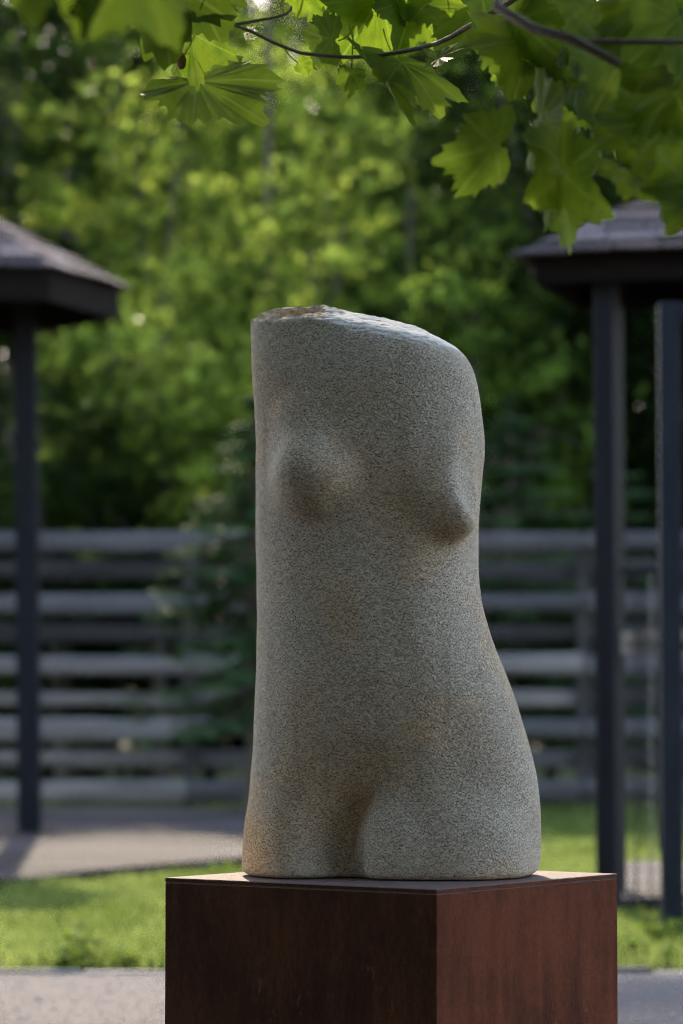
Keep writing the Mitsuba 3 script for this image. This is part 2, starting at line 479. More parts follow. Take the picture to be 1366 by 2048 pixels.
def roof_on(parent, corners, z_eave, apex, fascia_h, inset, rows_n, wid, seed):
    """A pyramid roof: a solid deck, shingles, a fascia board under each eave."""
    n = len(corners)
    c = np.array(corners)
    ctr = c.mean(0)
    pts = [[*p, z_eave] for p in c] + [apex]
    sol = trimesh.Trimesh(np.array(pts)).convex_hull
    rf = obj('roof', sol, 'dark_fascia', parent)
    for i in range(n):
        j = (i + 1) % n
        shingle_face([*c[i], z_eave], [*c[j], z_eave], apex, rf, rows_n, wid, seed + i)
        # fascia board below the overhang
        ci, cj = ctr + (c[i] - ctr) * (1 - inset), ctr + (c[j] - ctr) * (1 - inset)
        d = cj - ci
        L = np.linalg.norm(d)
        m = box(0.0, L, 0.0, 0.03, z_eave - fascia_h, z_eave - 0.004)
        obj('fascia', turn(m, math.atan2(d[1], d[0]), (*ci, 0)), 'dark_fascia', parent)
    return rf


def planks(poly, parent, z0, z1, wid, bsdf, seed):
    r = np.random.default_rng(seed)
    x0, y0, x1, y1 = poly.bounds
    y = y0
    while y < y1:
        strip = poly.buffer(0.03 * r.random()).intersection(sbox(x0 - 1, y + 0.011, x1 + 1, y + wid - 0.011))
        y += wid
        for g in getattr(strip, 'geoms', [strip]):
            if g.area > 0.01:
                obj('plank', poly_prism(g, z0, z1 + r.uniform(-0.004, 0.004)), bsdf + ('', '_grey', '_brown')[r.integers(0, 3)], parent)


DZ = 0.08
# left: six-sided gazebo, its near right corner in view
g1 = thing('gazebo', 'dark six-sided gazebo with shingled roof at the left edge, on a wide plank deck', 'gazebo')
N0 = W(110, 533, 18.4)
ze = N0[2]
side = 1.02
dirs = [(math.cos(a), math.sin(a)) for a in (math.radians(69), math.radians(129), math.radians(189), math.radians(249), math.radians(309), math.radians(9))]
cs = [np.array([N0[0], N0[1]])]
for dx, dy in dirs[:5]:
    cs.append(cs[-1] + side * np.array([dx, dy]))
ctr = np.mean(cs, 0)
roof_on(g1, cs, ze, [ctr[0], ctr[1], ze + 0.50], 0.20, 0.05, 7, 0.26, 31)
foot = W(60, 1650, 20.0)
pc = np.array([ctr[0] + (N0[0] - ctr[0]) * 0.55, ctr[1] + (N0[1] - ctr[1]) * 0.55])
P0 = W(60, 1640, 19.35)
pt = W(50, 620, 19.35)
for kx, (bx, by, tx, ty) in enumerate([(P0[0], 19.35, pt[0], 19.35), (2 * ctr[0] - P0[0], 19.35, 2 * ctr[0] - pt[0], 19.35),
                                       (P0[0] * 20.35 / 19.35, 20.35, pt[0] * 20.35 / 19.35, 20.35), (2 * ctr[0] - P0[0], 20.35, 2 * ctr[0] - pt[0], 20.35)]):
    h = 0.068
    vv = [[bx + sx * h, by + sy * h, DZ - 0.02] for sx in (-1, 1) for sy in (-1, 1)] + [[tx + sx * h, ty + sy * h, ze - 0.003] for sx in (-1, 1) for sy in (-1, 1)]
    obj('post', trimesh.Trimesh(vv).convex_hull, 'dark_post', g1)
dk = thing('deck', 'sunlit greyish plank deck at the left behind the lawn', 'deck')
planks(LEFT_DECK, dk, DZ - 0.035, DZ, 0.24, 'deck_wood', 5)
obj('edge_board', poly_prism(LEFT_DECK.buffer(-0.02), 0.0, DZ - 0.036), 'deck_edge', dk)

# right: small square pavilion on two posts with a low deck
g2 = thing('pavilion', 'small dark pavilion with a shingled pyramid roof at the right edge', 'pavilion')
C0 = W(1033, 509, 12.9)
zr = C0[2]
s2, a2 = 1.06, math.radians(-15)
e1, e2 = np.array([math.cos(a2), math.sin(a2)]), np.array([-math.sin(a2), math.cos(a2)])
cs = [C0[:2], C0[:2] + s2 * e1, C0[:2] + s2 * (e1 + e2), C0[:2] + s2 * e2]
ctr = np.mean(cs, 0)
AP = W(1318, 388, ctr[1])
roof_on(g2, cs, zr, [ctr[0], ctr[1], AP[2]], 0.115, 0.12, 6, 0.20, 51)
PA = W(1221, 1797, 12.95)
for off in (0.0, 0.62):
    m = box(-0.043, 0.043, -0.043, 0.043, DZ - 0.02, zr - 0.003, 0.006)
    obj('post', turn(m, math.radians(-28), (PA[0] + off * e1[0], PA[1] + off * e1[1] + 0.05, 0)), 'dark_post', g2)
    m = box(-0.030, 0.030, -0.030, 0.030, DZ - 0.02, zr - 0.004, 0.004)
    obj('post', turn(m, math.radians(-28), (PA[0] + off * e1[0] + 0.085, PA[1] + off * e1[1] + 0.62, 0)), 'dark_post', g2)
dk2 = thing('deck', 'low plank deck in patchy sun under the small pavilion at the right', 'deck')
planks(RIGHT_DECK, dk2, DZ - 0.035, DZ, 0.24, 'deck_wood', 6)
obj('edge_board', poly_prism(RIGHT_DECK.buffer(-0.02), 0.0, DZ - 0.036), 'deck_edge', dk2)

# the steel gate frame in front of the pavilion, with its wire rods
gt = thing('gate_frame', 'blue-grey steel frame with thin rods at the right edge before the pavilion', 'gate')
GA = W(1345, 1838, 11.95)
gz = W(1345, 606, 11.95)[2]
wv = 0.041
obj('post', box(GA[0] - wv, GA[0] + wv, GA[1] - wv, GA[1] + wv, 0, gz, 0.005), 'painted_steel', gt)
obj('post', box(GA[0] + 1.0, GA[0] + 1.0 + 2 * wv, GA[1] - wv, GA[1] + wv, 0, gz, 0.005), 'painted_steel', gt)
obj('top_bar', box(GA[0] + wv + 0.002, GA[0] + 0.998, GA[1] - wv + .004, GA[1] + wv - .004, gz - 0.075, gz - 0.004, 0.005), 'painted_steel', gt)
sw = thing('swing_bench', 'pale slatted bench back hanging on chains between the pavilion posts', 'bench')
for (xa, ya, xb, yb, hh) in ((1235, 1277, 1420, 1268, .055), (1235, 1300, 1420, 1312, .035)):
    A, B = W(xa, ya, 13.25), W(xb, yb, 13.25)
    d = B - A
    m = box(0, np.linalg.norm(d), -0.015, 0.015, -hh / 2, hh / 2, 0.004)
    m.apply_transform(trimesh.transformations.rotation_matrix(-math.atan2(d[2], d[0]), [0, 1, 0]))
    m.apply_translation(A)
    obj('slat', m, 'bench_wood', sw)
A = W(1230, 1143, 13.2)
B = W(1430, 1139, 13.2)
obj('back_rail', tube([A, B], 0.014, 6), 'painted_steel', sw)
for (px, y0, y1) in ((1272, 1140, 1790), (1286, 1180, 1700), (1302, 1140, 1800), (1318, 1200, 1700)):
    A, B = W(px, y0, 13.22), W(px, y1, 13.22)
    if px == 1302:
        n_l = 46
        for q in range(n_l):
            c = A + (B - A) * (q + 0.5) / n_l
            t = trimesh.creation.torus(0.0125, 0.003, major_sections=10, minor_sections=5)
            t.apply_scale([0.62, 1.55, 1])
            t.apply_transform(trimesh.transformations.rotation_matrix(math.pi / 2, [1, 0, 0]))
            t.apply_transform(trimesh.transformations.rotation_matrix(0.5 + (q % 2) * 1.4, [0, 0, 1]))
            t.apply_translation(c)
            obj('chain_link', t, 'chain_steel', sw)
    else:
        obj('rod', tube([A, B], 0.006, 6), 'painted_steel', sw)
mat('chain_steel', (0.22, 0.215, 0.22), 0.4, 0.5, metallic=0.8)
A, B = W(1236, 1803, 12.8), W(1420, 1796, 12.8)
obj('foot_rail', tube([A, B], 0.014, 6), 'painted_steel', sw)


# ------------------------------------------------------------------ trees and shrubs behind the fence
def leaf_cloud(centres, radii, per, size, seed, flat=0.35, bend=0.25, up_bias=0.6):
    """Leaves as folded four-corner blades spread through clumps (centres, radii)."""
    r = np.random.default_rng(seed)
    c = np.repeat(centres, per, 0)
    R = np.repeat(radii, per, 0)
    n = len(c)
    d = r.normal(size=(n, 3))
    d /= np.linalg.norm(d, axis=1, keepdims=True)
    d *= (r.random((n, 1)) ** 0.45)
    p = c + d * R[:, None] * np.array([1, 1, 0.62])
    nrm = r.normal(size=(n, 3)) + np.array([0, 0, up_bias])
    nrm /= np.linalg.norm(nrm, axis=1, keepdims=True)
    u = np.cross(nrm, r.normal(size=(n, 3)))
    u /= np.linalg.norm(u, axis=1, keepdims=True)
    w = np.cross(nrm, u)
    s = size * r.uniform(0.6, 1.3, (n, 1))
    v = np.stack([p - u * s * .5, p + w * s * .30 + nrm * s * bend * .3, p + u * s * .55 - nrm * s * bend * .3, p - w * s * .30 + nrm * s * bend * .3], 1).reshape(-1, 3)
    b = np.arange(n)[:, None] * 4
    f = np.hstack([b, b + 1, b + 2, b, b + 2, b + 3]).reshape(-1, 3)
    return v, f


def tree(name, label, cat, x, y, h, crown_r, base, n_clump, per, leaf, bsdf, seed, clump_r=0.55, trunk=0.12, group=None, squash=1.0, up_bias=0.6):
    r = np.random.default_rng(seed)
    t = thing(name, label, cat, group)
    cz = (h + base) / 2
    rz = (h - base) / 2
    d = r.normal(size=(n_clump, 3))
    d /= np.linalg.norm(d, axis=1, keepdims=True)
    d *= r.random((n_clump, 1)) ** 0.36
    c = np.stack([x + d[:, 0] * crown_r, y + d[:, 1] * crown_r * squash, cz + d[:, 2] * rz], 1)
    c[:, 2] = np.maximum(c[:, 2], 0.15)
    rad = clump_r * r.uniform(0.55, 1.25, n_clump)
    limb = []
    for q in range(7):
        e = c[r.integers(0, n_clump)]
        s = np.array([x, y, base + (h - base) * r.uniform(0.0, 0.45)])
        m = (s + e) / 2 + [0, 0, 0.15 * rz]
        limb.append(tube(spline([s, m, e], 7), np.linspace(trunk * .42, trunk * .1, 7), 6))
    top = np.array([x + r.normal(0, .1), y, base + (h - base) * .8])
    tr = tube(spline([[x, y, -0.1], [x + r.normal(0, .06), y + r.normal(0, .06), base + .1], top], 9), np.linspace(trunk, trunk * .2, 9), 8)
    obj('trunk', tr, 'bark', t, True)
    obj('limbs', cat_mesh(limb), 'bark', t, True)
    obj('crown', leaf_cloud(c, rad, per, leaf, seed + 1, up_bias=up_bias), bsdf, t)
    return t


# px at distance -> world x
def X(px, d):
    return (px - 683) / F * d


TREES = [
    # label, px, d, height, crown radius, base, clumps, per, leaf, bsdf, clump radius
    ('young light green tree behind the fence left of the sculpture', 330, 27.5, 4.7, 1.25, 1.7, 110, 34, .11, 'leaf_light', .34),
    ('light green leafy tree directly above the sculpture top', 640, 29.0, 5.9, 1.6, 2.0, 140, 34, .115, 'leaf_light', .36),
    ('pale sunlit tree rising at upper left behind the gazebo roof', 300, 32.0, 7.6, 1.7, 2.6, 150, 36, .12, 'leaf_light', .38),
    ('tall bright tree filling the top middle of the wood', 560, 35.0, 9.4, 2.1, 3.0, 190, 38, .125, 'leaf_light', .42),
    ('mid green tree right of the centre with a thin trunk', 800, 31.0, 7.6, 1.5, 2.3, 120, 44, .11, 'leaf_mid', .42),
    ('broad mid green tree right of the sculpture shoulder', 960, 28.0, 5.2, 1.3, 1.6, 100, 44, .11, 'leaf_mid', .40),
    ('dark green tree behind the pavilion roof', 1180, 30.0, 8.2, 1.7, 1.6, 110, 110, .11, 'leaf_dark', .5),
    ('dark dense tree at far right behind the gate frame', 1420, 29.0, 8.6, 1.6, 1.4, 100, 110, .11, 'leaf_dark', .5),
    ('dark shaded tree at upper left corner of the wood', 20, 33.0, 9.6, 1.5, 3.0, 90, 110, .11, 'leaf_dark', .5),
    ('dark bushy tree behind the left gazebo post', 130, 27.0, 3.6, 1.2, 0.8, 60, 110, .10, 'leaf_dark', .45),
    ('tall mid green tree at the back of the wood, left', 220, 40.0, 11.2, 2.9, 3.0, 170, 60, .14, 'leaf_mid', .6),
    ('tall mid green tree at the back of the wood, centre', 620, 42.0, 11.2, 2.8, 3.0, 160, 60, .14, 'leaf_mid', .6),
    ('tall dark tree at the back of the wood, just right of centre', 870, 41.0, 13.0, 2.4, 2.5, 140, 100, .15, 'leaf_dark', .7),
    ('added tall slender tree, its crown out of view to shade the right path', 552, 31.0, 15.6, .95, 12.6, 60, 110, .11, 'leaf_dark', .4),  # added blocker: the unseen crown casts shade on the path
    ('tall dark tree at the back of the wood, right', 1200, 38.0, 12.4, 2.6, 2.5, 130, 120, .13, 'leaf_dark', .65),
]
for i, (lab, px, d, h, cr, b, nc, per, ls, bs, clr) in enumerate(TREES):
    tree('broadleaf_tree', lab, 'tree', X(px, d), d, h, cr, b, nc, per, ls, bs, 300 + 7 * i, clr, 0.055 if h > 15 else 0.04 + h * 0.009, 'broadleaf trees of the wood behind the fence')
HEDGE = [
    ('dark shaded understorey bush behind the fence at left', 60, 29.5, 3.2, 1.7),
    ('dark shaded understorey bush behind the fence left of the torso', 420, 30.5, 3.4, 1.8),
    ('dark shaded understorey bush hidden mostly behind the sculpture', 760, 30.0, 3.2, 1.7),
    ('dark shaded understorey bush right of the torso', 1090, 31.0, 4.6, 1.8),
    ('dark shaded understorey bush behind the swing bench', 1380, 31.5, 4.8, 1.8),
    ('deep shaded bush high at the back left of the wood', 60, 46.0, 12.4, 3.6),
    ('deep shaded bush at the back between left and centre', 330, 50.0, 13.2, 4.0),
    ('deep shaded bush at the back between centre and right', 850, 50.0, 13.0, 4.0),
    ('deep shaded bush at the back centre of the wood', 580, 47.0, 12.4, 3.8),
    ('deep shaded bush at the back right of the wood', 1150, 45.0, 11.5, 3.8),
]
for i, (lab, px, d, h, cr) in enumerate(HEDGE):
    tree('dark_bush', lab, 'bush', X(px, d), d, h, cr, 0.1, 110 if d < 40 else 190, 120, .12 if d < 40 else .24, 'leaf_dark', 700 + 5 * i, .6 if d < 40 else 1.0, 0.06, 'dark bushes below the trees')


# added trees out of view, placed to block sky light from the front
for i, (lab, x, y, h, cr, b) in enumerate((
        ('added big dark tree right behind the camera, blocking sky light', 0.6, -5.2, 7.5, 2.9, 0.1), ('added big dark tree behind the camera to the left, blocking sky light', -4.6, -4.6, 8.0, 3.2, 0.1),
        ('added big dark tree behind the camera to the right, blocking sky light', 4.3, -1.9, 7.5, 2.5, 0.0), ('added big dark tree left of the camera, blocking sky light', -6.0, 0.2, 8.0, 2.6, 0.1),
        ('added big dark tree at the left beside the camera, blocking sky light', -5.3, 1.9, 6.5, 1.8, 0.1))):
    tree('broadleaf_tree', lab, 'tree', x, y, h, cr, b, 150, 90, .28, 'crown_leaf', 900 + 7 * i, .85, 0.16, up_bias=.3)


# ------------------------------------------------------------------ conifers
def spruce(label, x, y, h, r0, seed, z_lo=0.2, droop=0.25, n_whorl=16, nb=9):
    r = np.random.default_rng(seed)
    t = thing('spruce', label, 'conifer')
    obj('trunk', tube([[x, y, -0.05], [x, y, h * .5], [x, y, h]], [0.06, 0.04, 0.006], 7), 'bark', t, True)
    V, Fc, nv = [], [], 0
    wood = []
    for wv_ in range(n_whorl):
        f = wv_ / (n_whorl - 1)
        z = z_lo + (h - z_lo) * f
        L = r0 * (1 - f) ** 0.8 + 0.06
        for b in range(nb):
            a = r.uniform(0, 2 * np.pi)
            l = L * r.uniform(0.7, 1.15)
            q = np.linspace(0, 1, 9)
            px_, py_ = x + np.cos(a) * l * q, y + np.sin(a) * l * q
            pz = z - droop * l * q + 0.12 * l * q ** 3 + r.normal(0, .03)
            spine = np.stack([px_, py_, pz], 1)
            wood.append(tube(spine[::2], np.linspace(0.011, 0.003, 5), 4, False))
            # side twigs carrying needles, each twig a narrow folded strip
            m = 30
            s = r.uniform(0.08, 1, m)
            base = np.stack([np.interp(s, q, spine[:, j]) for j in range(3)], 1)
            tl = (0.05 + 0.24 * l * (1.08 - s)) * r.uniform(.6, 1.2, m)
            sd = np.where(r.random(m) < .5, -1, 1)
            ta = a + sd * r.uniform(.5, 1.15, m)
            dirv = np.stack([np.cos(ta), np.sin(ta), r.normal(-.28, .18, m)], 1)
            side = np.stack([-np.sin(ta), np.cos(ta), r.normal(0, .3, m)], 1) * (0.018 + .010 * r.random(m))[:, None]
            e = base + dirv * tl[:, None]
            mid = base + dirv * tl[:, None] * .45
            vv = np.stack([base, mid + side, e, mid - side], 1).reshape(-1, 3)
            bb = np.arange(m)[:, None] * 4 + nv
            V.append(vv)
            Fc.append(np.hstack([bb, bb + 1, bb + 2, bb, bb + 2, bb + 3]).reshape(-1, 3))
            nv += len(vv)
    obj('limbs', cat_mesh(wood), 'bark', t)
    obj('crown', (np.vstack(V), np.vstack(Fc)), 'needle', t)
    return t


spruce('dark drooping young spruce in front of the fence, half hidden by the sculpture', X(505, 22.6), 22.6, 3.05, 1.05, 61, 0.85, 0.30, 17, 11)
spruce('green spruce behind the fence at the right of the sculpture', X(1020, 26.0), 26.0, 3.4, 1.5, 62, 0.6, 0.15, 16, 11)
spruce('dark spruce behind the fence beneath the pavilion roof', X(1230, 26.6), 26.6, 3.0, 1.3, 63, 0.6, 0.18, 15, 10)


# ------------------------------------------------------------------ weeds along the kerb
def weed(label, px, py, d, h, n, seed, size=0.07):
    r = np.random.default_rng(seed)
    t = thing('weed', label, 'weed')
    p0 = W(px, py, d)
    p0[2] = 0
    stems, V, Fc, nv = [], [], [], 0
    for i in range(n):
        a, l = r.uniform(0, 2 * np.pi), h * r.uniform(.5, 1.1)
        e = p0 + np.array([np.cos(a) * l * .45, np.sin(a) * l * .45, l])
        stems.append(tube(spline([p0, (p0 + e) / 2 + [0, 0, .1 * l], e], 5), [.0022] * 5, 4, False))
        for q in range(4):
            b = p0 + (e - p0) * r.uniform(.35, 1)
            aa = r.uniform(0, 2 * np.pi)
            dv = np.array([np.cos(aa), np.sin(aa), r.uniform(-.2, .6)])
            sd = np.array([-np.sin(aa), np.cos(aa), 0]) * .28
            s = size * r.uniform(.6, 1.3)
            V.append(np.array([b, b + dv * s * .5 + sd * s, b + dv * s - [0, 0, .2 * s], b + dv * s * .5 - sd * s]))
            Fc.append(np.array([[0, 1, 2], [0, 2, 3]]) + nv)
            nv += 4
    obj('stem', cat_mesh(stems), 'weed_leaf', t)
    obj('foliage', (np.vstack(V), np.vstack(Fc)), 'weed_leaf', t)


weed('tallest leafy weed on the kerb left of the pedestal', 152, 1925, 10.6, .17, 7, 71)
weed('low yellow-green weed spilling over the kerb beside the tallest weed', 126, 1950, 10.42, .08, 8, 72, .05)
weed('small weed on the kerb nearest to the pedestal', 250, 1940, 10.5, .07, 6, 73, .05)
weed('bright weed growing at the foot of the right deck', 1310, 1893, 11.3, .12, 8, 74, .07)
weed('weed on the kerb just right of the pedestal', 1262, 1905, 10.95, .09, 9, 75, .06)
weed('yellowish sprig at the far right end of the kerb', 1335, 1925, 10.7, .06, 5, 76, .05)
weed('lone bright weed before the left deck edge', 440, 1735, 15.3, .14, 6, 77, .08)


# ------------------------------------------------------------------ pedestal
PZ = 0.5867
S, A0 = 0.58, math.radians(36)
NV = np.array([0.1575, 5.20])
dl, dr_ = np.array([-math.cos(A0), math.sin(A0)]), np.array([math.sin(A0), math.cos(A0)])
PCEN = NV + S / 2 * (dl + dr_)
ped = thing('pedestal', 'rust brown weathering-steel cube pedestal carrying the stone torso', 'pedestal')
h = S / 2
body = box(-h, h, -h, h, 0.0, PZ - 0.0083, 0.0012)
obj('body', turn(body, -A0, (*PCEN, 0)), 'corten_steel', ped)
top = box(-h - 0.0004, h + 0.0004, -h - 0.0004, h + 0.0004, PZ - 0.008, PZ, 0.0014)
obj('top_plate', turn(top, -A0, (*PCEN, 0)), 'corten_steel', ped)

# ------------------------------------------------------------------ the torso
SY = 5.62
KP = SY / F


def PX(px):
    return (np.asarray(px, float) - 683) * KP


def PZL(py):
    return EYE - PZ + (1400 - np.asarray(py, float)) * KP


sil = np.array([  # row, left, right edge in the photograph
    (560, 499, 978), (640, 500, 978), (700, 501, 977), (750, 503, 976), (800, 507, 976), (850, 510, 976), (900, 511, 973), (950, 511, 966), (1000, 511, 961),
    (1050, 511, 958), (1100, 512, 957), (1150, 513, 958), (1200, 514, 963), (1250, 514, 975), (1300, 514, 992), (1350, 513, 1012),
    (1400, 511, 1030), (1450, 509, 1046), (1500, 506, 1060), (1550, 502, 1071), (1600, 498, 1078), (1650, 493, 1081), (1700, 490, 1080),
    (1740, 491, 1075), (1790, 494, 1066)])
zs = PZL(sil[:, 0])[::-1]
fL, fR = PchipInterpolator(zs, PX(sil[:, 1])[::-1]), PchipInterpolator(zs, PX(sil[:, 2])[::-1])
ridge = np.array([(440, 646), (500, 640), (545, 629), (600, 621), (655, 619), (700, 626), (760, 638), (830, 654), (880, 679), (920, 703), (945, 727), (960, 753), (970, 786), (977, 830), (990, 900)])
fH = PchipInterpolator(PX(ridge[:, 0]), PZL(ridge[:, 1]))
fB = PchipInterpolator([-.06, .05, .15, .25, .36, .45, .58, .70, .80, .90, 1.0, 1.06], [.160, .166, .173, .181, .188, .187, .179, .173, .163, .145, .118, .105])


def smin(a, b, k):
    hh = np.clip(0.5 + 0.5 * (b - a) / k, 0, 1)
    return b * (1 - hh) + a * hh - k * hh * (1 - hh)


def smax(a, b, k):
    return -smin(-a, -b, k)


def capsule(p, a, b, ra, rb):
    a, b = np.asarray(a), np.asarray(b)
    ab = b - a
    t = np.clip(((p[0] - a[0]) * ab[0] + (p[1] - a[1]) * ab[1] + (p[2] - a[2]) * ab[2]) / (ab @ ab), 0, 1)
    return np.sqrt(sum((p[i] - a[i] - t * ab[i]) ** 2 for i in range(3))) - (ra + (rb - ra) * t)


def ellip(p, c, r):
    k0 = np.sqrt(sum(((p[i] - c[i]) / r[i]) ** 2 for i in range(3)))
    return (k0 - 1) * min(r)


def gauss(x, z, px, py, sx, sz):
    return np.exp(-((x - PX(px)) / sx) ** 2 - ((z - PZL(py)) / sz) ** 2)


def at(px, py, y):
    return np.array([float(PX(px)), y, float(PZL(py))])


RIDGE = 0.062


def field(x, y, z):
    L, R, b = fL(z), fR(z), fB(np.clip(z, -.05, 1.05))
    cx, a = (L + R) / 2, (R - L) / 2
    xm = cx + RIDGE                         # the front is highest right of the middle
    dx = np.where(x > xm, (x - xm) / (R - xm), (xm - x) / (xm - L))
    pw = np.where(x > xm, 1.62, 2.5)
    q = (dx ** pw + (np.abs(y) / b) ** 2.1) ** (1 / 2.1)
    f = (q - 1) * np.minimum(a, b)
    p = (x, y, z)
    front = np.clip(0.5 - y / 0.06, 0, 1)
    # soft modelling of the front
    f = f - front * (0.012 * gauss(x, z, 690, 1380, .11, .10) - 0.017 * gauss(x, z, 745, 1530, .085, .040) - 0.016 * gauss(x, z, 640, 1650, .06, .07)
                     - 0.010 * gauss(x, z, 760, 1000, .06, .10) + 0.006 * gauss(x, z, 720, 760, .10, .07) - 0.010 * gauss(x, z, 900, 1480, .05, .06))
    # breasts
    f = smin(f, capsule(p, at(612, 850, -.100), at(626, 960, -.126), .036, .068), .040)
    f = smin(f, capsule(p, at(624, 962, -.142), at(606, 944, -.158), .050, .036), .035)
    f = smin(f, capsule(p, at(884, 850, -.095), at(886, 1012, -.124), .026, .060), .042)
    f = smin(f, capsule(p, at(886, 1020, -.138), at(908, 1040, -.160), .052, .036), .035)
    # hollow between breast and the arm's edge
    f = smax(f, -capsule(p, at(962, 840, -.16), at(962, 1000, -.165), .020, .035), .040)
    # thighs and the crease between them
    f = smin(f, ellip(p, at(610, 1745, -.024), (.085, .120, .16)), .05)
    f = smax(f, -ellip(p, at(708, 1652, -.212), (.105, .140, .118)), .055)
    f = smin(f, ellip(p, at(890, 1722, -.058), (.151, .140, .180)), .02)
    f = smin(f, ellip(p, at(804, 1726, -.094), (.085, .100, .146)), .016)
    c0 = capsule(p, at(709, 1790, -.128), at(712, 1680, -.128), .022, .012)
    f = smax(f, -c0, .02)
    # the cut top: a ridge that falls towards the camera, rounded at the shoulder
    pt = np.stack([x * 150, y * 150, z * 150], -1)
    rough = meshkit.noise(pt, 3) - 0.5
    rough2 = meshkit.noise(pt * np.array([.35, .9, .9]), 6) - 0.5
    xr = np.clip((x - PX(640)) / .06, 0, 1)
    xs = np.clip((x - PX(830)) / .09, 0, 1)
    fall = (0.27 * (1 - xr) + 0.215 * xr * (1 - xs) + 0.10 * xs)
    y0 = 0.055
    hz = fH(np.clip(x, PX(440), PX(990))) - fall * np.maximum(y0 - y, 0) - 0.6 * np.maximum(y - y0, 0) ** 1.0
    amp = 0.007 * (1 - xr) + 0.0028 * xr * (1 - .7 * xs)
    hz = hz + amp * rough + amp * 1.2 * rough2 + 0.012 + 0.005 * (1 - xr)
    slope = np.sqrt(1 + np.clip(fH.derivative()(np.clip(x, PX(440), PX(990))), -3, 3) ** 2)
    kt = 0.006 * (1 - xr) + 0.035 * xr * (1 - xs) + 0.055 * xs
    f = smax(f, (z - hz) / slope, kt)
    # the broken socket at the upper left
    f = smax(f, -(ellip(p, at(580, 617, -.004), (.066, .048, .095)) + .006 * rough), .004)
    # foot
    f = smax(f, -z + 0.0015, .016)
    low = np.stack([x * 22, y * 22, z * 22], -1)
    return f + 0.0012 * (meshkit.noise(low, 9) - .5)


def surface_nets(lo, hi, step):
    lo, hi = np.array(lo), np.array(hi)
    n = np.ceil((hi - lo) / step).astype(int) + 1
    ax = [lo[i] + step * np.arange(n[i]) for i in range(3)]
    # evaluate slab by slab in z
    Fv = np.empty(n)
    for k0 in range(0, n[2], 24):
        g = np.meshgrid(ax[0], ax[1], ax[2][k0:k0 + 24], indexing='ij')
        Fv[:, :, k0:k0 + 24] = field(*g)
    s = Fv < 0
    shp = n - 1
    pos = np.zeros((*shp, 3))
    cnt = np.zeros(shp)
    cor = np.array([[i, j, k] for i in (0, 1) for j in (0, 1) for k in (0, 1)])

    def sl(c, arr):
        return arr[c[0]:c[0] + shp[0], c[1]:c[1] + shp[1], c[2]:c[2] + shp[2]]

    for a in cor:
        for axis in range(3):
            if a[axis]:
                continue
            b = a.copy()
            b[axis] = 1
            fa, fb = sl(a, Fv), sl(b, Fv)
            cr = (fa < 0) != (fb < 0)
            t = np.where(cr, fa / np.where(cr, fa - fb, 1), 0)
            for i in range(3):
                pos[..., i] += np.where(cr, a[i] + (t if i == axis else 0), 0)
            cnt += cr
    act = cnt > 0
    idx = -np.ones(shp, int)
    idx[act] = np.arange(act.sum())
    cell = np.argwhere(act)
    v = lo + step * (cell + pos[act] / cnt[act][:, None])
    quads = []
    for axis in range(3):
        o1, o2 = [i for i in range(3) if i != axis]
        d = np.zeros(3, int)
        d[axis] = 1
        sa = s[tuple(slice(0, n[i] - d[i]) for i in range(3))]
        sb = s[tuple(slice(d[i], n[i]) for i in range(3))]
        e = np.argwhere(sa != sb)
        e = e[(e[:, o1] > 0) & (e[:, o2] > 0) & (e[:, o1] < shp[o1]) & (e[:, o2] < shp[o2])]
        ins = s[e[:, 0], e[:, 1], e[:, 2]]

        def cid(p, q):
            c = e.copy()
            c[:, o1] -= p
            c[:, o2] -= q
            return idx[c[:, 0], c[:, 1], c[:, 2]]

        qd = np.stack([cid(1, 1), cid(0, 1), cid(0, 0), cid(1, 0)], 1)
        flip = ins if axis != 1 else ~ins
        qd[~flip] = qd[~flip][:, ::-1]
        quads.append(qd)
    return v, np.vstack(quads)


STEP = 0.0042
sv, sq = surface_nets((-.21, -.27, -.02), (.40, .25, 1.06), STEP)
for _ in range(2):                          # pull the vertices onto the surface
    e = 5e-4
    f0 = field(*sv.T)
    g = np.stack([field(*(sv + e * np.eye(3)[i]).T) - f0 for i in range(3)], 1) / e
    gl = np.linalg.norm(g, axis=1, keepdims=True)
    sv = sv - np.clip(f0[:, None] / np.maximum(gl, .3), -.002, .002) * g / np.maximum(gl, 1e-6)
sm = trimesh.Trimesh(sv, np.vstack([sq[:, [0, 1, 2]], sq[:, [0, 2, 3]]]), process=False)
if sm.volume < 0:
    sm.invert()
sm.apply_translation([0, SY, PZ])
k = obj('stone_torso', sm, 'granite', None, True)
labels[k] = {'label': 'grey granite sculpture of a headless female torso standing on the rusty cube', 'category': 'sculpture'}


